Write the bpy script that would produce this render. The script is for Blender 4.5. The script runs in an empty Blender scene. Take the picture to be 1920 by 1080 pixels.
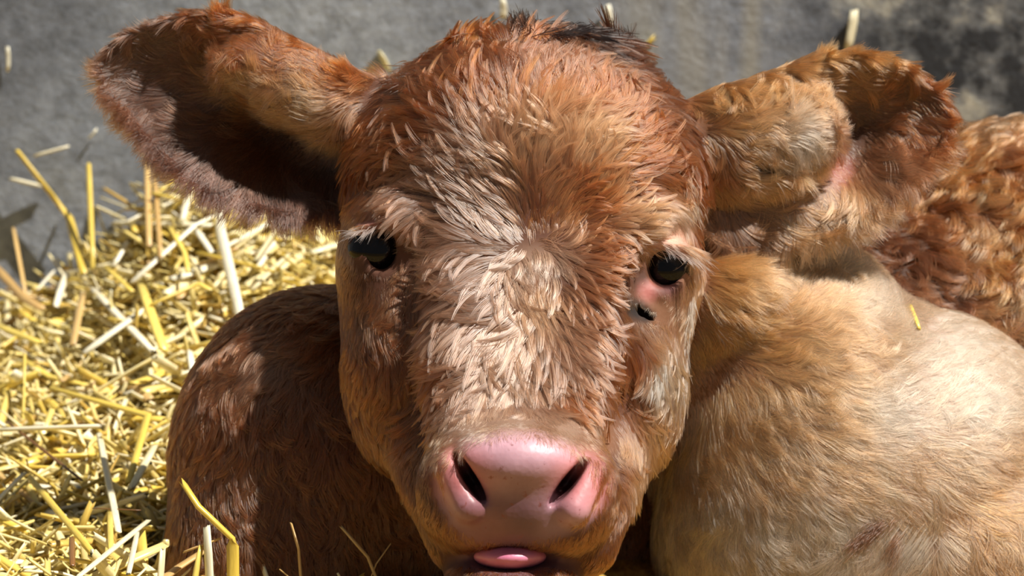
import bpy, bmesh, math, random
import numpy as np
from mathutils import Vector, Matrix
from mathutils.kdtree import KDTree
rng = np.random.default_rng(7); random.seed(7)
S = bpy.context.scene; COL = S.collection

# ------------------------------------------------------------------ camera, sky, sun, exposure
UNIT = 0.00025            # metres covered by one photo pixel at the distance of the calf's brow
DIST = 2.0                # camera to brow
PITCH = math.radians(12)  # camera looks down by this much
BROW_Z = 0.17             # height of the view axis at the brow
cp, sp = math.cos(PITCH), math.sin(PITCH)
AX = np.array([[1, 0, 0], [0, sp, cp], [0, -cp, sp]])   # right / up / towards-camera axes of the head frame in the world
def to_world(p): return np.asarray(p, float) @ AX + np.array([0, 0, BROW_Z])
def to_head(w): return (np.asarray(w, float) - np.array([0, 0, BROW_Z])) @ AX.T
def at(px, py, d):
    """measured point of the photograph + its distance d (in UNITs towards the camera) -> head frame, metres"""
    k = 1 - d * UNIT / DIST
    return np.array([(px - 960) * UNIT * k, (540 - py) * UNIT * k, d * UNIT])
def pix(P):
    k = DIST / (DIST - P[:, 2]) / UNIT
    return 960 + P[:, 0] * k, 540 - P[:, 1] * k

cam = bpy.data.cameras.new('camera'); camo = bpy.data.objects.new('camera', cam); COL.objects.link(camo)
camo.location = to_world([0, 0, DIST]); camo.rotation_euler = (math.pi / 2 - PITCH, 0, 0)
cam.sensor_width = 36; cam.lens = 36 * DIST / (1920 * UNIT)
cam.dof.use_dof = True; cam.dof.focus_distance = DIST - 0.03; cam.dof.aperture_fstop = 13
cam.clip_start = 0.05; S.camera = camo

world = bpy.data.worlds.new('sky'); S.world = world; world.use_nodes = True
bg = world.node_tree.nodes['Background']; bg.inputs[0].default_value = (0.80, 0.90, 1.0, 1); bg.inputs[1].default_value = 0.17

SUN_DIR = np.array([0.46, 0.80, 0.40])   # towards the sun: right / up / towards the camera
sun = bpy.data.lights.new('sun', 'SUN'); sun.energy = 7.0; sun.angle = math.radians(0.7); sun.color = (1.0, 0.95, 0.87)
suno = bpy.data.objects.new('sun', sun); COL.objects.link(suno); suno.location = (1, -1, 2)
suno.rotation_euler = Vector(SUN_DIR @ AX).to_track_quat('Z', 'Y').to_euler()

vs = S.view_settings; vs.view_transform = 'Standard'; vs.look = 'None'; vs.gamma = 1; vs.use_curve_mapping = False; vs.exposure = 0.0
S.cycles.use_denoising = True
S.cycles.max_bounces = 8

# ------------------------------------------------------------------ materials
def lin(c): c = np.asarray(c, float) / 255; return np.where(c <= .04045, c / 12.92, ((c + .055) / 1.055) ** 2.4)
def col(*c): return (*lin(c), 1)
class NT:
    def __init__(s, name):
        s.m = bpy.data.materials.new(name); s.m.use_nodes = True; s.t = s.m.node_tree
        s.out = s.t.nodes['Material Output']; s.b = s.t.nodes['Principled BSDF']
    def n(s, kind, **kw):
        x = s.t.nodes.new(kind)
        for k, v in kw.items():
            if k in x.inputs: x.inputs[k].default_value = v
            else: setattr(x, k, v)
        return x
    def l(s, a, b): s.t.links.new(a, b)
    def noise(s, scale, detail=4, vec=None, rough=.55):
        x = s.n('ShaderNodeTexNoise'); x.inputs['Scale'].default_value = scale; x.inputs['Detail'].default_value = detail
        x.inputs['Roughness'].default_value = rough
        if vec is not None: s.l(vec, x.inputs['Vector'])
        return x.outputs['Fac']
    def ramp(s, fac, stops, interp='LINEAR'):
        x = s.n('ShaderNodeValToRGB'); e = x.color_ramp.elements; x.color_ramp.interpolation = interp
        while len(e) < len(stops): e.new(.5)
        for q, (p, c) in zip(e, stops): q.position = p; q.color = c
        s.l(fac, x.inputs[0]); return x.outputs[0]
    def mix(s, f, a, b, mode='MIX'):
        x = s.n('ShaderNodeMix', data_type='RGBA', blend_type=mode)
        for sock, v in ((x.inputs[0], f), (x.inputs[6], a), (x.inputs[7], b)):
            if hasattr(v, 'is_output'): s.l(v, sock)
            else: sock.default_value = v
        return x.outputs[2]
    def bump(s, h, strength, dist=.001):
        x = s.n('ShaderNodeBump'); x.inputs['Strength'].default_value = strength; x.inputs['Distance'].default_value = dist
        s.l(h, x.inputs['Height']); s.l(x.outputs[0], s.b.inputs['Normal'])
    def coords(s, scale=(1, 1, 1), loc=(0, 0, 0)):
        t = s.n('ShaderNodeTexCoord'); mp = s.n('ShaderNodeMapping'); s.l(t.outputs['Object'], mp.inputs[0])
        mp.inputs['Scale'].default_value = scale; mp.inputs['Location'].default_value = loc; return mp.outputs[0]

def mat_wall():
    m = NT('concrete'); v = m.coords(); vstreak = m.coords((1, 1, .12))
    base = m.ramp(m.noise(7, 6, v), [(.3, col(122, 127, 137)), (.55, col(151, 157, 168)), (.75, col(173, 178, 186))])
    fine = m.ramp(m.noise(90, 5, v, .7), [(.3, (.55, .55, .55, 1)), (.7, (1.2, 1.2, 1.2, 1))])
    c = m.mix(1.0, base, fine, 'MULTIPLY')
    # pale drips and the dirtier, mottled right-hand end
    sep = m.n('ShaderNodeSeparateXYZ'); m.l(m.coords(), sep.inputs[0])
    right = m.n('ShaderNodeMapRange'); m.l(sep.outputs[0], right.inputs[0])
    right.inputs[1].default_value = .13; right.inputs[2].default_value = .22
    low = m.n('ShaderNodeMapRange'); m.l(sep.outputs[0], low.inputs[0]); low.inputs[1].default_value = .03; low.inputs[2].default_value = .12
    drip = m.ramp(m.noise(24, 2, vstreak), [(.52, (0, 0, 0, 1)), (.66, (.75, .75, .75, 1))])
    dm = m.mix(1.0, drip, low.outputs[0], 'MULTIPLY')
    c = m.mix(dm, c, col(178, 174, 160))
    mott = m.ramp(m.noise(36, 5, v, .6), [(.42, col(48, 50, 54)), (.55, col(112, 114, 116)), (.70, col(196, 192, 176))])
    c = m.mix(right.outputs[0], c, mott)
    m.l(c, m.b.inputs['Base Color']); m.b.inputs['Roughness'].default_value = .9
    m.bump(m.noise(120, 6, v, .7), .6, .002); return m.m
def mat_floor():
    m = NT('dirt'); v = m.coords()
    m.l(m.ramp(m.noise(30, 5, v), [(.3, col(70, 56, 34)), (.7, col(120, 98, 54))]), m.b.inputs['Base Color'])
    m.b.inputs['Roughness'].default_value = .95; return m.m
def mat_straw(name, stops, bias=0.0):
    m = NT(name); g = m.n('ShaderNodeNewGeometry'); oi = m.n('ShaderNodeObjectInfo')
    a = m.n('ShaderNodeMath', operation='ADD'); m.l(g.outputs['Random Per Island'], a.inputs[0]); m.l(oi.outputs['Random'], a.inputs[1])
    f = m.n('ShaderNodeMath', operation='FRACT'); m.l(a.outputs[0], f.inputs[0])
    c = m.ramp(f.outputs[0], stops)
    at_ = m.n('ShaderNodeAttribute', attribute_name='UVMap'); mp = m.n('ShaderNodeMapping'); m.l(at_.outputs['Vector'], mp.inputs[0])
    mp.inputs['Scale'].default_value = (9, 1.5, 1)
    streak = m.ramp(m.noise(3, 4, mp.outputs[0], .7), [(.3, (.74, .70, .58, 1)), (.65, (1.06, 1.06, 1.06, 1))])
    m.l(m.mix(1.0, c, streak, 'MULTIPLY'), m.b.inputs['Base Color'])
    m.b.inputs['Roughness'].default_value = .34; m.b.inputs['Specular IOR Level'].default_value = .6
    m.b.inputs['Transmission Weight'].default_value = 0
    return m.m
def mat_skin():
    m = NT('calf_skin'); a = m.n('ShaderNodeAttribute', attribute_name='pigment_and_shade'); w = m.n('ShaderNodeAttribute', attribute_name='wet')
    v = m.coords(); c = a.outputs['Color']
    spk = m.ramp(m.noise(260, 4, v, .6), [(.61, (0, 0, 0, 1)), (.70, (.75, .75, .75, 1))])
    mot = m.ramp(m.noise(70, 4, v), [(.3, (.86, .80, .80, 1)), (.7, (1.08, 1.06, 1.06, 1))])
    c2 = m.mix(1.0, c, mot, 'MULTIPLY')
    c2 = m.mix(spk, c2, col(128, 62, 52))
    c = m.mix(w.outputs['Fac'], c, c2)
    m.l(c, m.b.inputs['Base Color'])
    r = m.n('ShaderNodeMapRange'); m.l(w.outputs['Fac'], r.inputs[0]); r.inputs[3].default_value = .8; r.inputs[4].default_value = .43
    m.l(r.outputs[0], m.b.inputs['Roughness'])
    m.b.inputs['Subsurface Weight'].default_value = .12; m.b.inputs['Subsurface Radius'].default_value = (.004, .0015, .001)
    m.b.inputs['Subsurface Scale'].default_value = 1.0
    vo = m.n('ShaderNodeTexVoronoi'); vo.inputs['Scale'].default_value = 420; m.l(v, vo.inputs['Vector'])
    m.bump(vo.outputs['Distance'], .14, .0006); return m.m
def mat_eye():
    m = NT('eye_dark'); m.b.inputs['Base Color'].default_value = col(14, 11, 12); m.b.inputs['Roughness'].default_value = .08
    m.b.inputs['Specular IOR Level'].default_value = .3; return m.m
def mat_tongue():
    m = NT('tongue_pink'); v = m.coords()
    m.l(m.ramp(m.noise(90, 4, v), [(.3, col(196, 108, 138)), (.7, col(214, 136, 164))]), m.b.inputs['Base Color'])
    m.b.inputs['Roughness'].default_value = .38; m.b.inputs['Subsurface Weight'].default_value = .2
    m.b.inputs['Subsurface Radius'].default_value = (.004, .0015, .001); m.b.inputs['Subsurface Scale'].default_value = 1
    m.bump(m.noise(500, 3, v), .25, .0006); return m.m
def mat_hair(name, rough=.32, radial=.45):
    m = NT(name); a = m.n('ShaderNodeAttribute', attribute_name='tint')
    h = m.n('ShaderNodeBsdfHairPrincipled'); h.parametrization = 'COLOR'
    m.l(a.outputs['Color'], h.inputs['Color']); h.inputs['Roughness'].default_value = rough; h.inputs['Radial Roughness'].default_value = radial
    w = m.n('ShaderNodeAttribute', attribute_name='wet')
    for sock, a0, a1 in (('IOR', 1.5, 1.85), ('Roughness', rough, .24), ('Coat', 0, .3)):
        q = m.n('ShaderNodeMapRange'); m.l(w.outputs['Fac'], q.inputs[0]); q.inputs[3].default_value = a0; q.inputs[4].default_value = a1; m.l(q.outputs[0], h.inputs[sock]); h.inputs['Offset'].default_value = math.radians(2)
    m.t.nodes.remove(m.b); m.l(h.outputs[0], m.out.inputs['Surface']); return m.m

M_WALL, M_FLOOR = mat_wall(), mat_floor()
YEL = [(0, col(224, 200, 112)), (.3, col(236, 218, 146)), (.55, col(246, 238, 205)), (.72, col(240, 226, 170)), (.86, col(226, 198, 96)), (1, col(196, 158, 84))]
M_STRAW = mat_straw('straw_yellow', YEL)
M_PALE = mat_straw('straw_pale', [(0, col(240, 232, 205)), (.6, col(246, 242, 224)), (1, col(232, 220, 170))])
M_GOLD = mat_straw('straw_gold', [(0, col(226, 196, 84)), (1, col(236, 212, 112))])
M_TAN = mat_straw('straw_tan', [(0, col(196, 158, 100)), (1, col(214, 180, 120))])
M_BROWN = mat_straw('straw_brown', [(0, col(112, 74, 42)), (1, col(140, 98, 52))])

# ------------------------------------------------------------------ helpers
def mesh_obj(name, V, F, mat, parent=None, smooth=True):
    me = bpy.data.meshes.new(name); me.from_pydata([tuple(v) for v in V], [], [tuple(f) for f in F])
    if smooth: me.polygons.foreach_set('use_smooth', [True] * len(me.polygons))
    me.materials.append(mat); me.update()
    o = bpy.data.objects.new(name, me); COL.objects.link(o)
    if parent: o.parent = parent
    return o
def tag(o, label=None, cat=None, group=None, kind=None):
    for k, v in (('label', label), ('category', cat), ('group', group), ('kind', kind)):
        if v: o[k] = v
    return o

# ------------------------------------------------------------------ setting
WALL_Y = 0.52
def box(name, a, b, mat):
    bm = bmesh.new(); bmesh.ops.create_cube(bm, size=1)
    for v in bm.verts: v.co = Vector([(a[i] + b[i]) / 2 + v.co[i] * (b[i] - a[i]) for i in range(3)])
    me = bpy.data.meshes.new(name); bm.to_mesh(me); bm.free(); me.materials.append(mat)
    o = bpy.data.objects.new(name, me); COL.objects.link(o); return o
tag(box('wall_back', (-1.6, WALL_Y, -.1), (1.6, WALL_Y + .15, 1.4), M_WALL), kind='structure')
tag(box('floor', (-1.6, -1.6, -.1), (1.6, WALL_Y, 0), M_FLOOR), kind='structure')

# ------------------------------------------------------------------ calf: implicit body -> one continuous mesh
def smin(a, b, k):
    h = np.clip(.5 + .5 * (b - a) / k, 0, 1); return b + (a - b) * h - k * h * (1 - h)
def smax(a, b, k): return -smin(-a, -b, k)
def rot(rz=0, rx=0, ry=0):
    return np.array((Matrix.Rotation(math.radians(rz), 3, 'Z') @ Matrix.Rotation(math.radians(ry), 3, 'Y') @ Matrix.Rotation(math.radians(rx), 3, 'X')))
class El:   # ellipsoid: centre (px, py, d), radii, turn in the picture plane (clockwise degrees), tilt
    def __init__(s, c, r, rz=0, rx=0, ry=0):
        s.c = at(*c); k = (1 - c[2] * UNIT / DIST) * UNIT; s.r = np.array(r, float) * k; s.R = rot(-rz, rx, ry)
    def __call__(s, P):
        q = (P - s.c) @ s.R; a = np.sqrt(((q / s.r) ** 2).sum(1)); b = np.sqrt(((q / s.r ** 2) ** 2).sum(1)) + 1e-9
        return a * (a - 1) / b
class Cone:  # capsule that tapers from radius ra to rb
    def __init__(s, a, ra, b, rb):
        s.a, s.b = at(*a), at(*b); s.ra, s.rb = ra * UNIT, rb * UNIT
    def __call__(s, P):
        ba = s.b - s.a; h = np.clip((P - s.a) @ ba / (ba @ ba), 0, 1)
        return np.linalg.norm(P - s.a - h[:, None] * ba, axis=1) - (s.ra + (s.rb - s.ra) * h)
class Flat:  # a shape planed off by a tilted plane (the flat front of the face)
    def __init__(s, f, c, tilt, k):
        a = math.radians(tilt); s.f, s.c, s.n, s.k = f, at(*c), np.array([0, math.sin(a), math.cos(a)]), k * UNIT
    def __call__(s, P): return smax(s.f(P), (P - s.c) @ s.n, s.k)
class Ear:   # leaf-shaped sheet: outline, cup depth field, thickness
    def __init__(s, poly, base, tip, cups, t=13):
        s.poly = np.array(poly, float); s.base, s.tip, s.cups, s.t = base, tip, cups, t
    def mid(s, px, py):
        f = (px - s.base[0]) / (s.tip[0] - s.base[0]); d = s.base[1] + (s.tip[1] - s.base[1]) * f
        for (ax, ay, bx, by, w, amp) in s.cups:
            vx, vy = bx - ax, by - ay; h = np.clip(((px - ax) * vx + (py - ay) * vy) / (vx * vx + vy * vy), 0, 1)
            d = d + amp * np.exp(-((px - ax - h * vx) ** 2 + (py - ay - h * vy) ** 2) / w ** 2)
        return d
    def flat(s, px, py):
        A = s.poly; B = np.roll(A, -1, 0); best = np.full(px.shape, 1e18); sgn = np.ones(px.shape)
        for (ax, ay), (bx, by) in zip(A, B):
            ex, ey = bx - ax, by - ay; wx, wy = px - ax, py - ay
            h = np.clip((wx * ex + wy * ey) / (ex * ex + ey * ey), 0, 1)
            best = np.minimum(best, (wx - ex * h) ** 2 + (wy - ey * h) ** 2)
            c1, c2, c3 = py >= ay, py < by, ex * wy > ey * wx
            sgn = np.where((c1 & c2 & c3) | (~c1 & ~c2 & ~c3), -sgn, sgn)
        return np.sqrt(best) * sgn
    def __call__(s, P):
        out = np.full(len(P), .05); px, py = pix(P); lo, hi = s.poly.min(0) - 60, s.poly.max(0) + 60
        k = (px > lo[0]) & (px < hi[0]) & (py > lo[1]) & (py < hi[1])
        if k.any():
            x, y, d = px[k], py[k], P[k, 2] / UNIT
            f2 = s.flat(x, y)
            out[k] = smax(f2, (np.abs(d - s.mid(x, y)) - s.t) * .8, 10) * UNIT
        return out

EAR_L = Ear([(730, 150), (690, 140), (640, 122), (580, 92), (520, 58), (450, 28), (380, 24), (310, 36), (245, 60), (205, 88), (192, 122), (205, 158), (240, 195),
             (275, 238), (315, 285), (365, 325), (425, 352), (490, 372), (560, 388), (620, 392), (680, 380), (740, 300)],
            (690, -235), (200, -250), [(275, 145, 520, 240, 118, -54), (520, 245, 640, 325, 80, -46), (430, 70, 620, 160, 60, 26), (640, 150, 560, 130, 60, 30)])
EAR_R = Ear([(1270, 200), (1320, 186), (1380, 166), (1450, 136), (1510, 112), (1570, 101), (1640, 102), (1700, 122), (1745, 155), (1772, 190), (1762, 235),
             (1742, 270), (1700, 320), (1650, 365), (1590, 402), (1530, 432), (1470, 446), (1400, 452), (1330, 450), (1270, 340)],
            (1330, -235), (1770, -260), [(1690, 210, 1610, 240, 90, -44), (1600, 255, 1580, 310, 60, -34), (1400, 250, 1490, 240, 70, 40)])
HEAD = [(El((985, 346, -205), (335, 272, 255)), 0),
        (Flat(Cone((994, 430, -110), 232, (968, 850, 225), 146), (1003, 510, 112), 31, 55), 45),
        (El((735, 500, -125), (104, 165, 150)), 45), (El((1224, 512, -125), (92, 150, 150)), 45),
        (El((772, 680, -110), (132, 220, 190)), 45), (El((1170, 690, -110), (118, 210, 190)), 45),
        (Cone((795, 770, -60), 104, (872, 1005, 190), 72), 40), (Cone((1145, 770, -60), 104, (1085, 1010, 190), 74), 40),
        (El((775, 412, -25), (72, 46, 62), 25), 40), (El((1190, 428, -15), (78, 46, 66), -25), 40),
        (El((972, 912, 255), (190, 128, 136)), 45),
        (El((968, 864, 340), (122, 64, 82)), 26),
        (El((878, 970, 256), (92, 66, 105), 20), 22), (El((1057, 976, 256), (96, 66, 105), -20), 22),
        (Cone((842, 872, 335), 26, (880, 950, 365), 30), 16), (Cone((1112, 880, 335), 26, (1075, 955, 365), 30), 16),
        (El((960, 1078, 220), (128, 56, 130)), 18),
        (El((1000, 90, -210), (150, 30, 100)), 50)]
CUT = [(El((880, 895, 372), (56, 13, 85), 58, 0, 0), 9), (El((1066, 905, 372), (58, 13, 85), -51, 0, 0), 9),
       (El((958, 1052, 350), (110, 24, 95)), 10),
       (El((715, 466, 22), (30, 43, 56), 0), 9), (El((1250, 502, 20), (37, 38, 46), 0), 10),
       (El((1450, 312, -185), (52, 13, 45), 5), 8), (El((1193, 583, 36), (38, 9, 22), 27), 6)]
LIDS = [(El((706, 424, -6), (46, 8, 30), -8), 12), (El((1252, 460, 0), (52, 12, 34), 12), 14), (El((1222, 548, 5), (34, 13, 30), 25), 12), (El((718, 513, -4), (34, 8, 28), 6), 12)]
BULGE = [(El((570, 170, -218), (160, 66, 48), 24), 30), (El((1400, 262, -218), (165, 92, 44), -8), 30)]
LEFT = [(El((605, 880, -430), (285, 342, 260)), 0), (El((520, 1080, -370), (212, 260, 220)), 60), (El((780, 900, -520), (270, 380, 250)), 80), (El((1130, 980, -780), (250, 360, 240)), 80)]
RIGHT = [(El((1508, 892, -430), (265, 440, 300)), 0), (El((1430, 1000, -395), (180, 300, 230)), 50), (El((1650, 985, -490), (410, 420, 330)), 60), (El((1850, 1090, -240), (215, 150, 110), -20), 60),
         (El((1360, 570, -430), (180, 150, 240)), 60), (Cone((1060, 500, -400), 210, (1450, 760, -600), 280), 60)]
REAR = [(El((1960, 560, -1000), (430, 330, 350)), 0), (El((1600, 790, -800), (450, 370, 300)), 80), (El((2150, 800, -850), (520, 420, 450)), 80)]
def union(lst, P):
    d = None
    for f, k in lst:
        v = f(P); d = v if d is None else smin(d, v, max(k, 1) * UNIT)
    return d
def groups(P):
    hd = union(HEAD, P)
    for f, k in LIDS: hd = smin(hd, f(P), k * UNIT)
    el = smin(EAR_L(P), BULGE[0][0](P), 25 * UNIT); er = smin(EAR_R(P), BULGE[1][0](P), 45 * UNIT)
    return [hd, el, er, union(LEFT, P), union(RIGHT, P), union(REAR, P)]
def sdf(P):
    g = groups(P); d = smin(smin(g[0], g[1], 30 * UNIT), g[2], 30 * UNIT)
    b = smin(smin(g[3], g[4], 20 * UNIT), g[5], 30 * UNIT); d = smin(d, b, 25 * UNIT)
    for f, k in CUT: d = smax(d, -f(P), k * UNIT)
    return smax(d, .006 - (P @ AX[:, 2] + BROW_Z), .004)
def grad(P, e=2e-4):
    G = np.stack([sdf(P + np.eye(3)[i] * e) - sdf(P - np.eye(3)[i] * e) for i in range(3)], 1)
    return G / (np.linalg.norm(G, axis=1, keepdims=True) + 1e-12)

def surface_nets(lo, hi, h):
    n = [int(math.ceil((hi[i] - lo[i]) / h)) + 1 for i in range(3)]
    ax = [lo[i] + h * np.arange(n[i]) for i in range(3)]
    D = np.empty(n, np.float32); yz = np.stack(np.meshgrid(ax[1], ax[2], indexing='ij'), -1).reshape(-1, 2)
    # coarse pass to find the blocks near the surface, then fill those only
    B = 6; band = h * B * 2.2
    cx, cy, cz = [a[::B] for a in ax]; Cc = np.stack(np.meshgrid(cx, cy, cz, indexing='ij'), -1).reshape(-1, 3)
    c = sdf(Cc).reshape(len(cx), len(cy), len(cz))
    big = np.repeat(np.repeat(np.repeat(c, B, 0), B, 1), B, 2)[:n[0], :n[1], :n[2]]; D[:] = big
    idx = np.argwhere(np.abs(big) < band)
    for s in range(0, len(idx), 400000):
        k = idx[s:s + 400000]; P = np.stack([ax[i][k[:, i]] for i in range(3)], 1); D[k[:, 0], k[:, 1], k[:, 2]] = sdf(P)
    ins = D < 0; nc = [q - 1 for q in n]
    cnt = np.zeros(nc, np.int8)
    for a in (0, 1):
        for b in (0, 1):
            for e in (0, 1): cnt += ins[a:a + nc[0], b:b + nc[1], e:e + nc[2]]
    act = np.argwhere((cnt > 0) & (cnt < 8)); vid = np.full(nc, -1, np.int64); vid[act[:, 0], act[:, 1], act[:, 2]] = np.arange(len(act))
    V = np.array(lo) + (act + .5) * h
    F = []
    for a in range(3):
        b, c_ = (a + 1) % 3, (a + 2) % 3
        s0 = [slice(None)] * 3; s1 = [slice(None)] * 3; s0[a] = slice(0, -1); s1[a] = slice(1, None)
        ch = ins[tuple(s0)] != ins[tuple(s1)]; k = np.argwhere(ch)
        k = k[(k[:, b] > 0) & (k[:, c_] > 0) & (k[:, b] < nc[b]) & (k[:, c_] < nc[c_])]
        def g(db, dc):
            q = k.copy(); q[:, b] -= db; q[:, c_] -= dc; return vid[q[:, 0], q[:, 1], q[:, 2]]
        quad = np.stack([g(1, 1), g(0, 1), g(0, 0), g(1, 0)], 1)
        fl = ~ins[k[:, 0], k[:, 1], k[:, 2]]; quad[fl] = quad[fl][:, ::-1]; F.append(quad)
    F = np.concatenate(F); F = F[(F >= 0).all(1)]
    return V, F
V, F = surface_nets((-.215, -.20, -.44), (.50, .15, .125), 8 * UNIT)
for it in range(6):
    g = grad(V); d = sdf(V); V = V - g * np.clip(d, -.002, .002)[:, None] * .8
    if it < 3:   # relax towards the neighbours' mean, tangentially
        acc = np.zeros_like(V); w = np.zeros(len(V))
        for i in range(4):
            for j in (1, 3):
                np.add.at(acc, F[:, i], V[F[:, (i + j) % 4]]); np.add.at(w, F[:, i], 1)
        mv = acc / np.maximum(w, 1)[:, None] - V; mv -= (mv * g).sum(1, keepdims=True) * g; V = V + .5 * mv
N = grad(V)
REG = np.argmin(np.stack(groups(V), 1), 1)

calf = bpy.data.objects.new('calf', None); COL.objects.link(calf); calf.location = (0.05, 0.1, 0)
tag(calf, 'rust-brown newborn calf lying curled on the straw, head facing forward', 'calf')
CALF_INV = -np.array(calf.location)

# ------------------------------------------------------------------ coat maps: direction, length and colour measured at points of each region
O, C, T, PL, D_, K, G = (140, 82, 42), (134, 84, 52), (188, 138, 102), (207, 170, 145), (100, 66, 48), (34, 29, 28), (146, 106, 82)
HA = [(1000, 70, .3, -1, 40, O), (1060, 72, 1, -.3, 70, K), (1100, 85, 1, -.2, 70, D_), (975, 48, .5, -.8, 60, K), (1015, 50, .9, -.3, 60, K), (1178, 84, .1, -1, 55, K), (1145, 100, .8, -.4, 70, D_), (870, 80, -.4, -.9, 38, O), (930, 80, -.2, -1, 38, O), (1060, 130, .6, -.8, 65, C),
      (800, 125, -.8, -.6, 55, C), (745, 148, -1, .2, 50, D_), (1230, 150, .8, -.5, 60, C), (1280, 200, .8, .2, 50, D_),
      (900, 180, -.5, -.9, 60, O), (1000, 180, .2, -1, 60, C), (1120, 180, .6, -.8, 60, O), (820, 240, -.8, -.5, 60, O), (740, 250, -.8, .4, 55, C), (695, 300, -.2, 1, 50, O), (690, 210, -.7, .7, 50, O),
      (900, 290, -.6, -.8, 55, G), (1000, 300, 0, -1, 55, T), (1100, 290, .5, -.9, 55, T), (1200, 270, .9, -.3, 55, O), (1285, 300, .7, .7, 50, O), (1180, 340, .9, -.4, 50, O),
      (870, 380, -.95, -.35, 60, G), (790, 370, -.8, .5, 60, G), (735, 390, -.6, .9, 24, G), (745, 430, -.5, 1, 16, C), (800, 460, -.5, .9, 32, G), (885, 460, -1, .1, 60, G), (940, 420, -.8, -.6, 55, G),
      (1005, 420, .05, -1, 45, O), (1005, 500, .1, .3, 16, PL), (1005, 545, 0, 1, 40, T), (1085, 390, .6, -.8, 45, O), (1180, 400, .95, .1, 40, T), (1250, 420, .8, .5, 20, PL), (1120, 460, 1, .3, 45, O), (1075, 525, .9, .5, 45, C), (1310, 420, .3, 1, 45, O),
      (930, 545, -.85, .5, 60, G), (860, 590, -.8, .6, 60, G), (830, 690, -.7, .7, 55, C), (960, 640, -.15, 1, 60, (160, 120, 94)), (1050, 640, .4, .9, 60, G), (1120, 600, .7, .7, 50, C), (1180, 650, .6, .8, 40, O), (1250, 680, -.1, 1, 45, PL), (1295, 600, -.1, 1, 35, T),  # pale anchor at the cheek edge paints the sunlit fur rim
      (700, 540, -.1, 1, 20, C), (770, 540, -.3, .9, 28, C), (670, 650, .1, 1, 28, C), (720, 760, .2, 1, 32, C), (740, 640, .1, 1, 28, C), (800, 790, -.6, .7, 50, O), (880, 740, -.5, .85, 55, G), (965, 745, 0, 1, 50, (158, 118, 94)), (1060, 740, .5, .8, 50, O), (1150, 740, .5, .8, 45, O), (1225, 800, .1, 1, 45, T),
      (880, 800, -.3, 1, 9, PL), (1060, 800, .4, 1, 9, PL), (965, 798, 0, 1, 9, PL), (830, 830, -.4, .9, 12, T), (1120, 830, .4, .9, 12, T), (800, 900, -.3, 1, 12, C), (1150, 890, .3, 1, 14, C), (790, 980, 0, 1, 14, C), (1150, 980, 0, 1, 16, C),
      (860, 1045, .2, 1, 14, C), (1100, 1045, -.2, 1, 14, O), (960, 1085, 0, 1, 12, O), (760, 900, .2, 1, 24, C), (1200, 900, 0, 1, 35, T), (705, 520, 0, 1, 8, C), (660, 440, -.8, .5, 14, T), (1250, 545, 0, 1, 7, T), (1195, 520, -.4, 1, 8, C), (1230, 575, 0, 1, 8, T)]
ELA = [(650, 150, -.9, -.2, 45, O), (560, 110, -.9, -.3, 50, O), (450, 45, -.95, -.1, 50, O), (560, 190, -.95, -.25, 70, T), (620, 210, -.9, .1, 70, T), (480, 150, -.9, -.3, 70, T), (500, 110, -.9, -.2, 60, O),
       (320, 45, -.9, .2, 45, (122, 88, 70)), (220, 100, -.8, .5, 40, (116, 82, 62)), (230, 180, -.8, .6, 60, (118, 84, 66)), (300, 150, -.8, .4, 60, (112, 78, 62)), (400, 130, -.9, .2, 60, (108, 74, 58)), (300, 260, -.7, .7, 60, (98, 70, 58)), (420, 220, -.7, .5, 60, D_), (400, 320, -.5, .85, 75, (98, 70, 60)), (520, 270, -.4, .6, 60, D_), (520, 360, -.2, 1, 75, (96, 70, 60)), (620, 330, -.3, 1, 70, (92, 66, 55)), (680, 250, -.3, 1, 60, (122, 88, 70))]
LA = [(650, 150, -.9, -.2, 45, O), (560, 110, -.9, -.3, 50, O), (450, 45, -.95, -.1, 50, O), (560, 190, -.95, -.25, 70, T), (620, 210, -.9, .1, 70, T), (480, 150, -.9, -.3, 70, T), (500, 110, -.9, -.2, 60, O),
       (320, 45, -.9, .2, 45, (122, 88, 70)), (220, 100, -.8, .5, 40, (116, 82, 62)), (230, 180, -.8, .6, 60, (118, 84, 66)), (300, 150, -.8, .4, 60, (112, 78, 62)), (400, 130, -.9, .2, 60, (108, 74, 58)), (300, 260, -.7, .7, 60, (98, 70, 58)), (420, 220, -.7, .5, 60, D_), (400, 320, -.5, .85, 75, (98, 70, 60)), (520, 270, -.4, .6, 60, D_), (520, 360, -.2, 1, 75, (96, 70, 60)), (620, 330, -.3, 1, 70, (92, 66, 55)), (680, 250, -.3, 1, 60, (122, 88, 70))]
ERA = [(1340, 210, .9, -.2, 45, (176, 124, 82)), (1420, 175, .9, -.3, 50, (176, 124, 82)), (1400, 260, .95, 0, 55, T), (1480, 250, .95, .1, 65, PL), (1500, 190, .95, -.1, 60, (176, 124, 82)), (1540, 130, .9, 0, 55, (176, 124, 82)), (1640, 115, .9, .3, 50, (176, 124, 82)), (1730, 160, .7, .7, 50, C), (1650, 170, .9, .2, 55, C), (1700, 240, .6, .8, 70, C), (1600, 220, .8, .4, 40, D_), (1640, 300, .6, .8, 80, G), (1560, 300, .6, .6, 40, C),
       (1590, 370, .5, .9, 80, T), (1500, 340, .7, .6, 60, T), (1500, 410, .3, 1, 80, T), (1400, 320, .8, .4, 60, T), (1380, 400, .3, .95, 70, G), (1320, 300, .2, 1, 50, C)]
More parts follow.
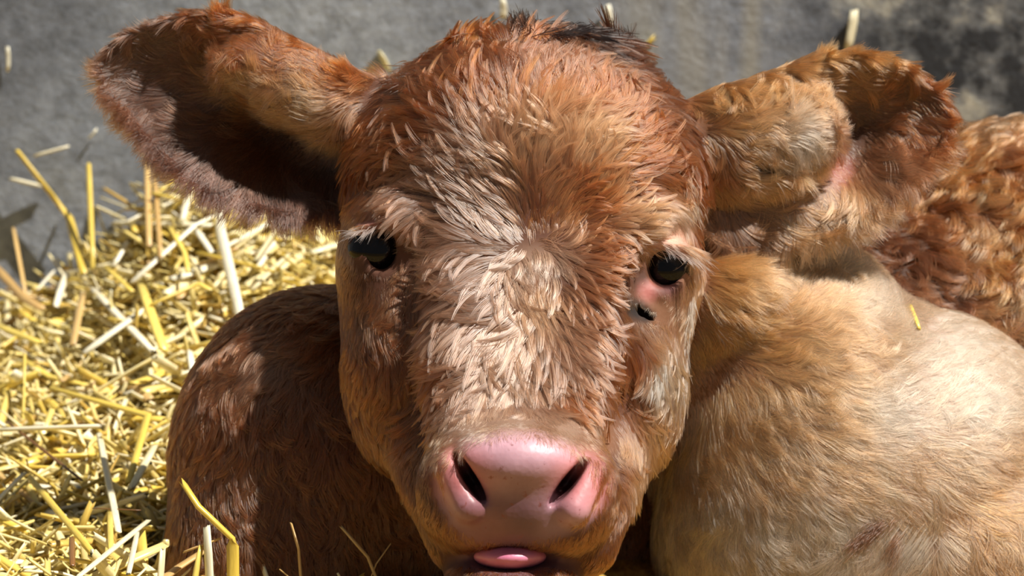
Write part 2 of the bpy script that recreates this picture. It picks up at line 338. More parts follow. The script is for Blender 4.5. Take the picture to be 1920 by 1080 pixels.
LA = [(560, 560, -.6, .6, 40, C), (450, 640, -.6, .7, 45, C), (600, 620, -.6, .7, 55, C), (520, 680, -.7, .6, 60, G), (360, 780, -.3, 1, 55, C), (420, 760, -.2, 1, 60, C), (520, 780, .1, 1, 60, C), (620, 800, .2, 1, 55, C), (400, 900, .1, 1, 45, C), (330, 950, 0, 1, 40, C), (500, 950, .3, 1, 45, C), (700, 950, .2, 1, 40, C)]
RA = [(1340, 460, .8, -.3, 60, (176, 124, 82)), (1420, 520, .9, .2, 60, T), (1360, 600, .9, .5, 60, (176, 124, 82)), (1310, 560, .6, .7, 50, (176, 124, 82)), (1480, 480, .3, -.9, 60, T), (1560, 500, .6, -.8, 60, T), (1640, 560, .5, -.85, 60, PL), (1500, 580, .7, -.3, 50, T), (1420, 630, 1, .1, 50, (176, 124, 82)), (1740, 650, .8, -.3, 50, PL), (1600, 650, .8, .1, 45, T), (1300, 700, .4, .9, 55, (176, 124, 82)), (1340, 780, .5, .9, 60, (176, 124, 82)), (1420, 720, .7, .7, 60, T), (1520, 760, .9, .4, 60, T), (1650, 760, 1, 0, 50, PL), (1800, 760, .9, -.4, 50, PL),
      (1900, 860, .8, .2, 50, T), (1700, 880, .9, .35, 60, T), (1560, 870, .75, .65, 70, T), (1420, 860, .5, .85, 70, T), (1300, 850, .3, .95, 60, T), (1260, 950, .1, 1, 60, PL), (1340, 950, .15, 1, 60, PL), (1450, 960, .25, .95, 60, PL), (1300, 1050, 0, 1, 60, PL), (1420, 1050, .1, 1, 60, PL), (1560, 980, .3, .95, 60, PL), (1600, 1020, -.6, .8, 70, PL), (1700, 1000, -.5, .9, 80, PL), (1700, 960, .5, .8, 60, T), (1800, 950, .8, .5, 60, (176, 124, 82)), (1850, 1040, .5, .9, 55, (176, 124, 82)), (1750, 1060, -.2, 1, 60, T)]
BA = [(1600, 440, .6, -.6, 70, (104, 70, 50)), (1680, 380, .7, -.6, 60, (152, 100, 64)), (1700, 470, .3, .9, 70, (104, 70, 50)), (1640, 500, .2, 1, 60, (104, 70, 50)), (1760, 260, .3, -.9, 60, (178, 120, 74)), (1780, 560, .6, .7, 60, (104, 70, 50)), (1850, 250, .5, -.85, 60, T), (1900, 240, .3, -1, 60, T), (1800, 330, .7, .4, 60, (178, 120, 74)), (1880, 300, .9, .2, 60, (152, 100, 64)), (1760, 420, .4, .9, 60, (152, 100, 64)), (1830, 420, .8, .5, 60, T), (1900, 380, .9, .3, 60, (178, 120, 74)), (1860, 520, .8, .4, 55, (178, 120, 74)), (1900, 600, .8, .4, 55, T), (1840, 620, .7, .5, 50, T), (1910, 470, .9, .2, 55, (178, 120, 74))]
ANCH = [HA, ELA, ERA, LA, RA, BA]
def field(reg, px, py):
    """blend of the anchors of a region at photo-measured points -> dir(2), length, colour(3, linear)"""
    A = ANCH[reg]; xy = np.array([a[:2] for a in A], float); dr = np.array([a[2:4] for a in A], float); dr /= np.linalg.norm(dr, axis=1, keepdims=True)
    val = np.concatenate([dr, np.array([[a[4]] for a in A], float), np.array([lin(a[5]) for a in A])], 1)
    out = np.empty((len(px), 6))
    for s in range(0, len(px), 40000):
        e = slice(s, s + 40000); d2 = (px[e, None] - xy[:, 0]) ** 2 + (py[e, None] - xy[:, 1]) ** 2 + 60
        w = d2 ** -1.6; out[e] = (w / w.sum(1, keepdims=True)) @ val
    return out
def vnoise(P, scale, seed):
    r = np.random.default_rng(seed); o = np.zeros(len(P))
    for i in range(7):
        k = r.normal(size=3) / scale * (1 + .35 * i); o += np.sin(P @ k * 2.2 + r.uniform(0, 6.28)) / (1 + .25 * i)
    return o / 2.2
NOSE = Ear([(852, 852), (885, 826), (940, 812), (1000, 812), (1060, 830), (1098, 860), (1128, 905), (1122, 955), (1090, 985), (1035, 1010), (960, 1026), (890, 1014), (845, 985), (822, 935), (820, 885)], (0, 0), (1, 0), [])
def nose_mask(P):
    px, py = pix(P); m = np.clip(-NOSE.flat(px, py) / 30 + .4, 0, 1); return m * (P[:, 2] > 150 * UNIT)

# skin colour, with shade between locks and under the nose painted in
VX, VY = pix(V); TINT = np.zeros((len(V), 3))
for r_ in range(6):
    k = REG == r_
    if k.any(): TINT[k] = field(r_, VX[k], VY[k])[:, 3:]
TINT = TINT ** 1.25 * .42  # dimmed to paint shade into the gaps between hair clumps
nm = nose_mask(V)[:, None]; TINT = TINT * (1 - nm) + nm * lin((202, 160, 172))
for (cx, cy, rr, c) in ((1217, 546, 21, (176, 106, 98)), (1252, 538, 26, (96, 54, 50)), (1252, 458, 46, (206, 160, 140)), (702, 428, 46, (150, 100, 88)), (1575, 325, 34, (150, 96, 88)), (870, 895, 60, (196, 120, 118)), (1085, 905, 60, (214, 138, 140)), (962, 985, 120, (112, 78, 88)), (905, 990, 60, (128, 84, 90))):  # mauve spots: partly own tint, mostly shade painted on the lower nose
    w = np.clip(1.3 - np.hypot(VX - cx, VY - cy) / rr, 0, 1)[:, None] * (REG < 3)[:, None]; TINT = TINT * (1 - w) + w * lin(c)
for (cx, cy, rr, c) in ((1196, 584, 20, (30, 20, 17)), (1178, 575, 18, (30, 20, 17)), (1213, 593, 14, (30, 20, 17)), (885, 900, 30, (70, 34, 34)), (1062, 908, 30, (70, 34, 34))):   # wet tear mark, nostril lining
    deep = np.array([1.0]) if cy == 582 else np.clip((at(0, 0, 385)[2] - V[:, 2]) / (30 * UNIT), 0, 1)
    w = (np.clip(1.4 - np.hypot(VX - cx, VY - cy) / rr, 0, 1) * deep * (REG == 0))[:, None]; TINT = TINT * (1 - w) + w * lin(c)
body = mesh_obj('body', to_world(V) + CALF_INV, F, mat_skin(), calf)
ca = body.data.attributes.new('pigment_and_shade', 'FLOAT_COLOR', 'POINT'); ca.data.foreach_set('color', np.concatenate([TINT, np.ones((len(V), 1))], 1).astype(np.float32).ravel())
lid = np.clip(1.3 - np.hypot(VX - 1218, VY - 545) / 30, 0, .6) * (REG == 0)
wa = body.data.attributes.new('wet', 'FLOAT', 'POINT'); wa.data.foreach_set('value', np.maximum(nm[:, 0], lid).astype(np.float32))

# ------------------------------------------------------------------ fur strands
def hair_obj(name, pts, rad, tint, mat, parent, wet=None):
    n, k, _ = pts.shape; hc = bpy.data.hair_curves.new(name); hc.add_curves([k] * n)
    hc.position_data.foreach_set('vector', (to_world(pts.reshape(-1, 3)) + CALF_INV).astype(np.float32).ravel())
    ra = hc.attributes.get('radius') or hc.attributes.new('radius', 'FLOAT', 'POINT'); ra.data.foreach_set('value', rad.astype(np.float32).ravel())
    ta = hc.attributes.new('tint', 'FLOAT_COLOR', 'CURVE'); ta.data.foreach_set('color', np.concatenate([tint, np.ones((n, 1))], 1).astype(np.float32).ravel())
    wt = hc.attributes.new('wet', 'FLOAT', 'CURVE'); wt.data.foreach_set('value', (np.zeros(n) if wet is None else wet).astype(np.float32))
    hc.materials.append(mat); o = bpy.data.objects.new(name, hc); COL.objects.link(o); o.parent = parent; return o
TRI = np.concatenate([F[:, [0, 1, 2]], F[:, [0, 2, 3]]])
AREA = .5 * np.linalg.norm(np.cross(V[TRI[:, 1]] - V[TRI[:, 0]], V[TRI[:, 2]] - V[TRI[:, 0]]), axis=1)
TN = N[TRI].mean(1); TC = V[TRI].mean(1); TX, TY = pix(TC); TR = REG[TRI[:, 0]]
VIS = np.clip((TN[:, 2] + .55) / .5, 0, 1) * (TX > 120) * np.clip((2900 - TX) / 800, .12, 1) * (TX < 2900) * np.clip((1400 - TY) / 250, .15, 1)
def roots(reg, n):
    w = AREA * VIS * (TR == reg); t = rng.choice(len(TRI), n, p=w / w.sum()); a, b = rng.random(n), rng.random(n)
    f = a + b > 1; a[f], b[f] = 1 - a[f], 1 - b[f]; q = TRI[t]
    P = V[q[:, 0]] * (1 - a - b)[:, None] + V[q[:, 1]] * a[:, None] + V[q[:, 2]] * b[:, None]
    Nn = N[q[:, 0]] * (1 - a - b)[:, None] + N[q[:, 1]] * a[:, None] + N[q[:, 2]] * b[:, None]
    return P, Nn / np.linalg.norm(Nn, axis=1, keepdims=True)
KP = 6; SS = np.linspace(0, 1, KP)
# region: strands, clumps, clump strength, lift, wave of the flow, curl, strand radius (UNITs)
PRM = {0: (190000, 13500, .96, .17, .2, .45, .62), 1: (45000, 3600, .6, .20, .35, .5, .85), 2: (45000, 3200, .7, .22, .4, .6, .85),
       3: (62000, 5000, .7, .17, .3, .45, .9), 4: (225000, 28000, .6, .17, .26, .42, .62), 5: (100000, 3600, .8, .45, 1.0, 1.2, .95)}
def strands(reg, P, Nn, jitter, lift, wave, curl):
    px, py = pix(P); f = field(reg, px, py); n = len(P)
    ang = vnoise(P, .014, 11 + reg) * wave + vnoise(P, .006, 31 + reg) * wave * .5 + rng.normal(0, jitter, n)
    dx, dy = f[:, 0], -f[:, 1]; c, s = np.cos(ang), np.sin(ang); t = np.stack([dx * c - dy * s, dx * s + dy * c, np.zeros(n)], 1)
    t -= (t * Nn).sum(1, keepdims=True) * Nn; t /= np.linalg.norm(t, axis=1, keepdims=True) + 1e-6
    side = np.cross(Nn, t); L = f[:, 2] * UNIT * rng.uniform(.75, 1.25, n) * (1.5 if reg == 0 else 1.3 if reg == 4 else 1.1); cv = (vnoise(P, .009, 51 + reg) * curl + rng.normal(0, .15, n))
    pts = np.empty((n, KP, 3)); lf = lift * rng.uniform(.6, 1.4, n)
    for i, s_ in enumerate(SS):
        a = cv * s_; pts[:, i] = P - Nn * .0003 + (L * s_)[:, None] * (t * np.cos(a)[:, None] + side * np.sin(a)[:, None]) + Nn * (L * lf * (s_ - .55 * s_ * s_))[:, None]
    return pts, f
def coat(reg):
    n, ng, clump, lift, wave, curl, rad = PRM[reg]
    P, Nn = roots(reg, n); gP, gN = roots(reg, ng)
    pts, f = strands(reg, P, Nn, .16, lift, wave, curl); gp, gf = strands(reg, gP, gN, .13, lift * 1.1, wave, curl * 1.2)
    kd = KDTree(ng)
    for i, q in enumerate(gP): kd.insert(q, i)
    kd.balance(); idx = np.array([kd.find(q)[1] for q in P])
    near = np.exp(-(np.linalg.norm(gP[idx] - P, axis=1) / .005) ** 2)
    cl = clump * (.55 + .45 * near) * np.clip(f[:, 2] / 40, .1, 1) * np.clip((gN[idx] * Nn).sum(1), 0, 1)
    for i, s_ in enumerate(SS):
        w = (cl * s_ ** .48)[:, None]; pts[:, i] = pts[:, i] * (1 - w) + gp[idx, i] * w
    shade = np.exp(rng.normal(0, .12, ng))[idx] * np.exp(rng.normal(0, .36, n))
    tint = np.clip(f[:, 3:] ** 1.25 * (1.0 if reg == 4 else .74 if reg == 3 else .86) * shade[:, None], .002, .9)  # left shoulder strands darkened to stand in for the shadow on it
    keep = (f[:, 2] > 4)
    if reg == 0:
        px, py = pix(P); keep &= nose_mask(P) < rng.uniform(.3, .8, n)
        for (ex, ey, r) in ((713, 466, 48), (1250, 500, 46), (1216, 546, 17)): keep &= np.hypot(px - ex, py - ey) > r
        u_, v_ = (px - 1194) * .89 + (py - 580) * .45, (py - 580) * .89 - (px - 1194) * .45; keep &= np.hypot(u_ / 38, v_ / 13) > 1
        keep &= ~((np.hypot((px - 958) / 105, (py - 1044) / 18) < 1))
    if reg == 2:
        px, py = pix(P); keep &= np.hypot((px - 1450) / 50, (py - 312) / 14) > 1
    R = np.outer(rng.uniform(.7, 1.25, n) * rad * UNIT, np.array([1, 1, .9, .7, .42, .1])); R *= np.clip(f[:, 2:3] / 30, .55, 1)
    wet = np.full(n, .15)
    if reg == 0: qx, qy = pix(P); wet = np.clip(1.5 - np.hypot((qx - 985) / 190, (qy - 480) / 330), .1, 1); tint *= (1 - .42 * wet)[:, None]
    return pts[keep], R[keep], tint[keep], wet[keep]
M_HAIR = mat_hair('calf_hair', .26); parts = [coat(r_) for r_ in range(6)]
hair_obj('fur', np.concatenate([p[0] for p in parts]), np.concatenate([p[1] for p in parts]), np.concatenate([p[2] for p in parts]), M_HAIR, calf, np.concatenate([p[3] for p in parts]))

# ------------------------------------------------------------------ eyes, lashes, tongue
def ball(name, c, r, mat, parent, squash=(1, 1, 1)):
    bm = bmesh.new(); bmesh.ops.create_uvsphere(bm, u_segments=40, v_segments=24, radius=1)
    Vv = np.array([v.co[:] for v in bm.verts]) * np.array(squash) * r * UNIT + at(*c); Ff = [[v.index for v in f.verts] for f in bm.faces]; bm.free()
    return mesh_obj(name, to_world(Vv) + CALF_INV, Ff, mat, parent)
M_EYE = mat_eye()
ball('eye', (708, 467, -44), 58, M_EYE, calf); ball('eye', (1248, 500, -50), 58, M_EYE, calf)
ball('tongue', (956, 1042, 266), 60, mat_tongue(), calf, (1.12, .42, 1.28))
def lashes(name, spec, tint):
    P = []
    for (x, y, d, dx, dy, dd) in spec:
        for j in range(7):
            o = rng.normal(0, 3, 3); e = rng.normal(0, 5, 3); a = at(x + o[0], y + o[1], d)
            b = at(x + dx * .55 + o[0] + e[0] * .5, y + dy * .4 - 6 + o[1] + e[1] * .5, d + dd * .7); c = at(x + dx + e[0], y + dy + e[1], d + dd + e[2])
            t = SS[:, None]; P.append((1 - t) ** 2 * a + 2 * t * (1 - t) * b + t * t * c)
    P = np.array(P); R = np.outer(np.full(len(P), .6 * UNIT), np.array([1, 1, .9, .7, .5, .2]))
    hair_obj(name, P, R, np.tile(lin(tint), (len(P), 1)) * rng.uniform(.8, 1.1, (len(P), 1)), M_HAIR, calf)
lashes('eyelashes', [(676 + i * 6, 438 - i * 3, 20, -42 + i * 5, 12 + i * 3, 25) for i in range(6)], (150, 124, 114))
lashes('eyelashes', [(1238 + i * 7, 464 + i * 2, 22, 22 + i * 6, 16 + i * 4, 25) for i in range(7)], (190, 158, 150))

def tufts(name, spec):
    PP, RR, TT = [], [], []
    for (x0, y0, x1, y1, n, spr, ln, c) in spec:      # roots spread along a line, each strand leaning by (lx, ly)
        lx, ly = ln
        for j in range(n):
            u = rng.random(); x = x0 + (x1 - x0) * u + rng.normal(0, spr); y = y0 + (y1 - y0) * u + rng.normal(0, spr)
            d = front_depth(x, y, 4); k = rng.uniform(.7, 1.2); e = rng.normal(0, 6, 2)
            a = at(x, y, d - 4); b = at(x + lx * k * .5 + e[0] * .3, y + ly * k * .5 - 5, d + 18); q = at(x + lx * k + e[0], y + ly * k + e[1], d + 20 + rng.normal(0, 5))
            t = SS[:, None]; PP.append((1 - t) ** 2 * a + 2 * t * (1 - t) * b + t * t * q); RR.append(np.array([1, 1, .95, .8, .55, .2]) * UNIT * rng.uniform(.7, 1.1)); TT.append(lin(c) * rng.uniform(.75, 1.25))
    return hair_obj(name, np.array(PP), np.array(RR), np.clip(np.array(TT), 0, .9), M_HAIR, calf)
def front_depth(px, py, step=1):
    d = np.arange(420, -1200, -step); P = np.array([at(px, py, q) for q in d]); i = np.argmax(sdf(P) < 0); return d[i] if i else -230
tag(tufts('hair_tuft', [(958, 52, 1000, 56, 110, 7, (-8, -26), K), (1000, 60, 1080, 66, 130, 6, (45, -10), K), (1045, 78, 1085, 82, 130, 7, (12, 26), K), (1182, 96, 1190, 110, 120, 6, (-12, -40), K), (1130, 104, 1180, 112, 90, 6, (35, 6), K),
        (790, 128, 748, 150, 150, 8, (-30, 10), (74, 46, 32))]), 'near-black wet tufts on the poll')
tag(tufts('pale_hair_crease_shade', [(1302, 545, 1280, 720, 170, 2.5, (-6, 40), (214, 188, 160)), (1262, 640, 1234, 730, 220, 8, (-8, 42), (206, 184, 164)), (1290, 320, 1300, 390, 90, 8, (10, 36), (196, 150, 110)), (1675, 972, 1618, 1014, 170, 8, (-30, 24), (70, 44, 30)), (1700, 985, 1690, 1030, 60, 7, (-30, 50), (84, 54, 36)), (1722, 945, 1760, 985, 170, 16, (-66, 92), (198, 160, 132))]), 'pale matted locks along the cheek and flank, sunlit rim and crease shade painted in')  # cheek strands paint the sunlit rim, dark flank strands a crease's shade

# ------------------------------------------------------------------ straw
TOPX = [-400, 0, 90, 160, 215, 270, 330, 420, 520, 700, 1000, 2400]; TOPY = [640, 600, 575, 520, 460, 380, 315, 285, 280, 300, 520, 600]
WALL_D = None
def heap(x, y):
    """height of the bedding above the floor at world x, y: a thin layer that climbs the wall in a drift"""
    dw = (WALL_Y - y); zc = -(WALL_Y) * cp   # rough camera depth of the wall foot
    k = (DIST + WALL_Y * cp) / DIST * UNIT; px = 960 + x / k
    top = BROW_Z + (540 - np.interp(px, TOPX, TOPY)) * k * cp - WALL_Y * sp * .98
    return .018 + np.maximum(top - .018, 0) * np.clip(1 - dw / .42, 0, 1) ** 1.5
def ray_heap(px, py, lift=.006):
    o = to_world([0, 0, DIST]); d = to_world(at(px, py, 0)) - o; d /= np.linalg.norm(d)
    t = np.arange(1.6, 2.7, .002); Q = o + t[:, None] * d; hit = (Q[:, 2] < heap(Q[:, 0], Q[:, 1]) + lift) | (Q[:, 1] > WALL_Y - .008)
    return Q[np.argmax(hit)] if hit.any() else Q[-1]
def straw_mesh(path, w, flat=.45, seg=7, roll=0.0):
    """one stalk: a flattened tube along a path, slightly ragged ends -> verts, faces, uvs"""
    path = np.asarray(path, float); seglen = np.linalg.norm(np.diff(path, axis=0), axis=1); Lt = seglen.sum(); cum = np.concatenate([[0], np.cumsum(seglen)])
    ts = sorted(set(list(np.linspace(0, Lt, 5)) + list(cum[1:-1])))
    VV, FF, UV = [], [], []; up0 = np.array([math.sin(roll), .3, math.cos(roll)])
    for i, t in enumerate(ts):
        p = np.array([np.interp(t, cum, path[:, j]) for j in range(3)])
        q = np.array([np.interp(min(t + Lt * .02, Lt), cum, path[:, j]) for j in range(3)]) - np.array([np.interp(max(t - Lt * .02, 0), cum, path[:, j]) for j in range(3)])
        q /= np.linalg.norm(q) + 1e-9; s_ = np.cross(q, up0); s_ /= np.linalg.norm(s_) + 1e-9; u = np.cross(s_, q)
        k = 1.0 if 0 < i < len(ts) - 1 else .86
        for j in range(seg):
            a = 2 * math.pi * j / seg; jag = (.35 * w * math.sin(3 * a + Lt * 900) if i in (0, len(ts) - 1) else 0)
            VV.append(p + (s_ * math.cos(a) + u * math.sin(a) * flat) * w * .5 * k + q * jag); UV.append((j / seg, t / .05))
    n = len(ts)
    for i in range(n - 1):
        for j in range(seg): FF.append((i * seg + j, i * seg + (j + 1) % seg, (i + 1) * seg + (j + 1) % seg, (i + 1) * seg + j))
    FF.append(tuple(range(seg))[::-1]); FF.append(tuple((n - 1) * seg + j for j in range(seg)))
    return VV, FF, UV
def add_straw(name, VV, FF, UV, mat):
    o = mesh_obj(name, VV, FF, mat); uv = o.data.uv_layers.new(name='UVMap')
    vi = np.empty(len(o.data.loops), np.int64); o.data.loops.foreach_get('vertex_index', vi)
    uv.data.foreach_set('uv', np.array(UV, np.float32)[vi].ravel()); return o
# the stalks one can point at: path in the photograph, width, material, label
P_, Y_, T_, B_ = M_PALE, M_GOLD, M_TAN, M_BROWN
NAMED = [
 ([(35, 283), (132, 407), (159, 512)], 17, Y_, 'long kinked yellow straw leaning on the wall, highest at the far left'),
 ([(68, 289), (128, 273)], 11, P_, 'short white straw touching the bent tip of the leaning kinked straw'),
 ([(23, 333), (80, 347)], 14, P_, 'short pale straw piece against the wall below the kinked straw tip'),
 ([(167, 306), (175, 500)], 13, Y_, 'straight yellow straw standing upright alone against the grey wall'),
 ([(277, 298), (281, 460)], 13, T_, 'upright tan straw left of the pair below the left ear tip'),
 ([(289, 312), (301, 481)], 10, T_, 'upright tan straw right of the pair below the left ear tip'),
 ([(312, 280), (306, 322)], 26, P_, 'broad white straw scrap just below the edge of the left ear'),
 ([(367, 314), (342, 411)], 14, P_, 'white straw leaning right just under the lower edge of the left ear'),
 ([(216, 417), (393, 423)], 19, P_, 'wide white straw lying level across the top of the heap'),
 ([(402, 405), (365, 423), (249, 528)], 17, P_, 'long white straw sloping from below the ear down to the left'),
 ([(408, 345), (414, 434), (451, 594)], 22, P_, 'thick pale bent straw running down from the ear towards the shoulder'),
 ([(420, 403), (498, 384)], 13, Y_, 'yellow straw rising right below the middle of the left ear'),
 ([(319, 427), (346, 473), (353, 510)], 11, Y_, 'thin bent yellow straw under the level white straw'),
 ([(370, 473), (510, 508)], 14, Y_, 'yellow straw lying across the thick pale bent straw'),
 ([(370, 434), (397, 473)], 12, P_, 'short white straw left of the thick pale bent straw'),
 ([(397, 545), (373, 532), (284, 571)], 14, Y_, 'hooked yellow straw in the middle of the heap'),
 ([(175, 543), (288, 660)], 20, P_, 'broad white straw sloping down right in the heap, crossed by another'),
 ([(268, 582), (160, 660)], 18, P_, 'broad white straw sloping down left, crossing another white one'),
 ([(265, 536), (307, 656)], 22, Y_, 'broad olive-yellow straw steeply tilted beside the crossed white pair'),
 ([(198, 500), (249, 547)], 12, Y_, 'yellow straw near the wall, below the upright single straw'),
 ([(105, 574), (124, 512), (155, 508)], 14, P_, 'white straw bent like a hook at the foot of the kinked straw'),
 ([(-12, 494), (50, 559), (80, 576)], 18, T_, 'tan bent straw at the left edge of the picture by the wall'),
 ([(27, 427), (50, 551)], 10, T_, 'thin tan straw leaning on the wall at the far left'),
 ([(70, 543), (101, 508)], 9, P_, 'small greyish straw against the wall between the tan and white bent ones'),
 ([(-10, 609), (78, 644)], 16, Y_, 'yellow straw at the left edge where heap meets wall'),
 ([(136, 648), (155, 551)], 18, T_, 'steep tan straw below the foot of the upright single straw'),
 ([(478, 489), (533, 407)], 12, P_, 'white straw leaning right in the heap nearest the cheek'),
 ([(214, 497), (237, 458)], 9, P_, 'thin pale straw at the heap edge below the level white straw'),
 ([(95, 727), (277, 779), (241, 905)], 17, Y_, 'long sharply folded yellow straw left of the shoulder'),
 ([(-6, 806), (190, 799)], 19, P_, 'wide white straw lying level at the left edge, lower half'),
 ([(186, 814), (214, 953), (222, 997)], 15, P_, 'pale straw hanging steeply from the end of the lower level white straw'),
 ([(289, 838), (245, 917)], 18, P_, 'broad white straw right beside the shoulder'),
 ([(277, 977), (146, 1082)], 14, P_, 'long pale straw sloping to the bottom edge left of the calf'),
 ([(55, 894), (174, 1036)], 13, Y_, 'yellow straw sloping down right near the lower left corner'),
 ([(12, 790), (154, 901)], 6, B_, 'thin brown stem sloping down right below the lower level white straw'),
 ([(174, 953), (265, 957)], 5, B_, 'dark thin twig lying level beside the lower shoulder'),
 ([(356, 660), (364, 711)], 15, P_, 'short upright white straw touching the shoulder curve'),
 ([(206, 961), (208, 1034)], 12, Y_, 'short upright yellow straw near the bottom, left of the twig end'),
 ([(257, 1000), (241, 1076)], 12, P_, 'short pale straw standing at the bottom edge beside the shoulder'),
 ([(135, 1008), (136, 1060)], 12, B_, 'short brown straw standing near the bottom left corner'),
]
for path, w, m_, lab in NAMED:
    Q = []
    for (x, y) in path: Q.append(ray_heap(x, y, .026))
    Q = np.array(Q); dd = np.linalg.norm(Q - to_world([0, 0, DIST]), axis=1).mean() / DIST
    if Q[:, 1].max() > WALL_Y - .02: Q[:, 1] -= .004
    VV, FF, UV = straw_mesh(Q, w * UNIT * dd, .5, roll=random.uniform(-.6, .6))
    tag(add_straw('straw', VV, FF, UV, m_), lab, 'straw', 'straws one can point at in the heap')
# stalks in front of the calf, rising out of the bedding below the frame
FRONT = [([(343, 905, -90), (372, 950, -80), (436, 1010, -75), (438, 1180, -70)], 25, Y_, 'kinked bright yellow straw standing in front of the dark shoulder'),
 ([(388, 990, -70), (393, 1080, -70), (400, 1190, -70)], 20, P_, 'pale upright straw crossing the kinked yellow one in front of the shoulder'),
 ([(412, 1010, -80), (345, 1035, -85)], 10, T_, 'brownish leaf scrap behind the pale upright straw at the shoulder'),
 ([(376, 1030, -84), (348, 1180, -75)], 24, Y_, 'wide yellow blade at the bottom edge left of the pale upright straw'),
 ([(546, 982, -70), (560, 1030, -70), (572, 1190, -65)], 10, T_, 'thin tan stem standing between shoulder and muzzle'),
 ([(640, 988, -60), (690, 1045, -55), (735, 1160, -50)], 13, T_, 'yellow-brown stem left of the muzzle, forked by a thinner one'),
 ([(732, 1020, -60), (705, 1058, -56), (660, 1180, -60)], 6, T_, 'thin stem crossing the forked stem left of the muzzle'),
 ([(525, 1068, -70), (600, 1130, -70)], 6, T_, 'short thin stem at the bottom edge left of the tan stem'),
 ([(305, 1030, -110), (300, 1100, -110), (295, 1170, -105)], 16, P_, 'white blade at the bottom edge against the shoulder side')]
for path, w, m_, lab in FRONT:
    Q = np.array([to_world(at(*p)) for p in path]); Q[:, 2] = np.maximum(Q[:, 2], .004)
    VV, FF, UV = straw_mesh(Q, w * UNIT, .5); tag(add_straw('straw', VV, FF, UV, m_), lab, 'straw', 'straws in front of the calf')
# scraps stuck to the wall and one on the coat
for (x0, y0, x1, y1, w, m_, lab) in [(712, 100, 728, 132, 22, P_, 'yellow-white straw scrap on the wall between left ear and head'), (1140, 12, 1141, 62, 15, P_, 'pale upright straw scrap on the wall above the head'),
        (1205, 92, 1226, 70, 20, Y_, 'bright yellow straw scrap on the wall beside the dark tuft'), (942, 0, 944, 34, 14, P_, 'pale straw scrap at the top edge above the head'),
        (1602, 22, 1590, 92, 20, P_, 'pale straw scrap on the wall above the right ear'), (14, 88, 15, 132, 8, P_, 'thin pale scrap on the wall at the far left edge'), (168, 258, 180, 244, 10, P_, 'tiny white scrap on the wall left of the left ear')]:
    k = (DIST + WALL_Y * cp) / DIST
    def onwall(x, y):
        o = to_world([0, 0, DIST]); d = to_world(at(x, y, 0)) - o; return o + d * ((WALL_Y - .003 - o[1]) / d[1])
    VV, FF, UV = straw_mesh([onwall(x0, y0), onwall((x0 + x1) / 2 + 1, (y0 + y1) / 2), onwall(x1, y1)], w * UNIT * k, .35); tag(add_straw('straw_scrap', VV, FF, UV, m_), lab, 'straw', 'straw scraps stuck to the wall')
Q = [to_world(at(x, y, front_depth(x, y) + 14)) for x, y in ((1707, 572), (1715, 592), (1724, 617))]
VV, FF, UV = straw_mesh(Q, 8 * UNIT, .6); tag(add_straw('straw_scrap', VV, FF, UV, M_GOLD), "tiny bright yellow straw scrap caught in the calf's flank fur", 'straw')
# loose stalks: single ones on top, the uncountable rest as one heap
def stalk_at(x, y, L, w, yaw, tilt, lift):
    c = np.array([x, y, heap(x, y) + lift]); d = np.array([math.cos(yaw) * math.cos(tilt), math.sin(yaw) * math.cos(tilt), math.sin(tilt)])
    b = np.array([random.gauss(0, 1), random.gauss(0, 1), random.gauss(0, .5)]) * L * random.choice((.02, .03, .12))
    p = [c - d * L / 2, c + b, c + d * L / 2]
    for q in p: q[2] = max(q[2], .003); q[1] = min(q[1], WALL_Y - .004)
    return p
def scatter_xy(near, far=False):
    while True:
        y = random.uniform(-.02, WALL_Y - .01); x = random.uniform(-.52, .0)
        if far: y = random.uniform(-.45, WALL_Y - .01); x = random.uniform(-.5, .75)
        h = to_head([x, y, heap(x, y)]); px = 960 + h[0] / UNIT * DIST / (DIST - h[2]); py = 540 - h[1] / UNIT * DIST / (DIST - h[2])
        if far and px > 520 and py < 1190: continue
        if near and not (-60 < px < 640 and 300 < py < 1130): continue
        if sdf(np.array([to_head([x, y, heap(x, y) + .02])]))[0] < .012: continue
        return x, y
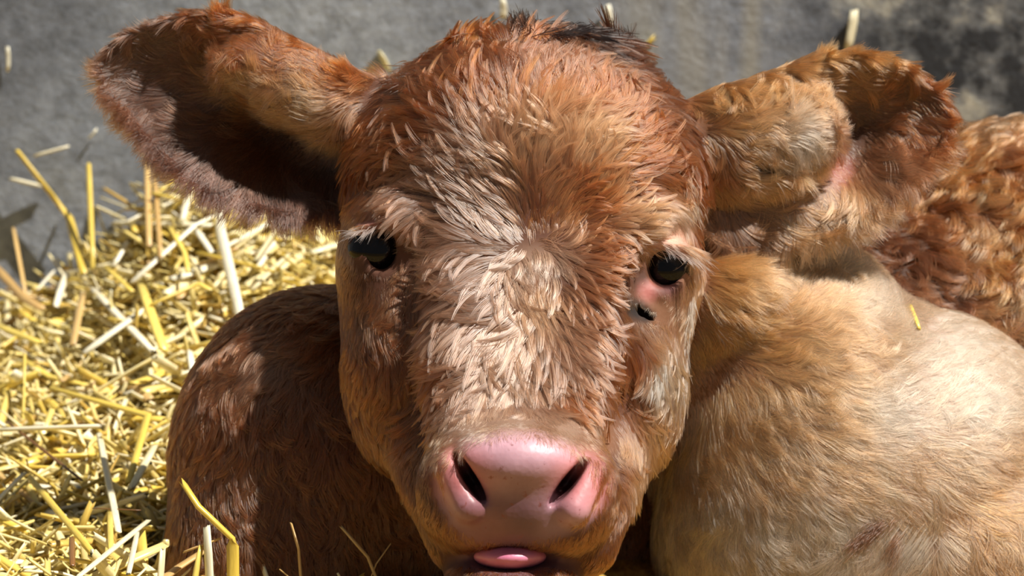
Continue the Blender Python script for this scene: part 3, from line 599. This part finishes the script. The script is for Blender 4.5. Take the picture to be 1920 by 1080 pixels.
for i in range(215):
    x, y = scatter_xy(True); L = random.uniform(.028, .072)
    p = stalk_at(x, y, L, 0, random.uniform(0, 6.28), random.gauss(0, .3), random.uniform(.006, .014))
    c = np.mean(p, axis=0); VV, FF, UV = straw_mesh(np.array(p) - c, random.uniform(.0036, .0066), .4, roll=random.uniform(-1, 1))
    o = add_straw('straw', VV, FF, UV, random.choices([M_STRAW, M_PALE, M_GOLD, M_TAN], (5, 3, 3, 1))[0]); o.location = c
    tag(o, 'short loose straw among many in the sunlit heap left of the calf', 'straw', 'loose straws of the heap')
AV, AF, AU = [], [], []; off = 0
for i in range(7600):
    x, y = scatter_xy(i % 5 != 0 and i < 5200, i >= 5200); L = random.uniform(.012, .06)
    VV, FF, UV = straw_mesh(stalk_at(x, y, L, 0, random.uniform(0, 6.28), random.gauss(0, .45), random.uniform(-.012, .006)), random.uniform(.0022, .0056), .4, 5, random.uniform(-1, 1))
    AV += VV; AF += [tuple(a + off for a in f) for f in FF]; AU += UV; off += len(VV)
tag(add_straw('straw_bedding', AV, AF, AU, M_STRAW), 'deep golden straw bedding heaped against the concrete wall', 'straw bedding', kind='stuff')
# the packed straw underneath
gx = np.linspace(-.9, .9, 91); gy = np.linspace(-.6, WALL_Y, 80); GX, GY = np.meshgrid(gx, gy, indexing='ij')
GZ = heap(GX, GY) - .008 + .002 * np.sin(GX * 210) * np.cos(GY * 190)
Vg = np.stack([GX, GY, GZ], -1).reshape(-1, 3); nn = len(gy)
INC = sdf(to_head(Vg)) < -.004
Fg = [(i * nn + j, (i + 1) * nn + j, (i + 1) * nn + j + 1, i * nn + j + 1) for i in range(len(gx) - 1) for j in range(nn - 1) if not INC[[i * nn + j, (i + 1) * nn + j, (i + 1) * nn + j + 1, i * nn + j + 1]].all()]
def mat_litter():
    m = NT('packed_straw'); v = m.coords((1, .3, 1)); n1 = m.noise(160, 5, v, .7)
    m.l(m.ramp(n1, [(.3, col(96, 70, 26)), (.55, col(170, 132, 52)), (.75, col(214, 184, 104))]), m.b.inputs['Base Color'])
    m.b.inputs['Roughness'].default_value = .8; m.bump(n1, .8, .004); return m.m
tag(mesh_obj('straw_litter', Vg, Fg, mat_litter()), 'matted layer of trodden straw under the calf and the loose straw', 'straw bedding', kind='stuff')
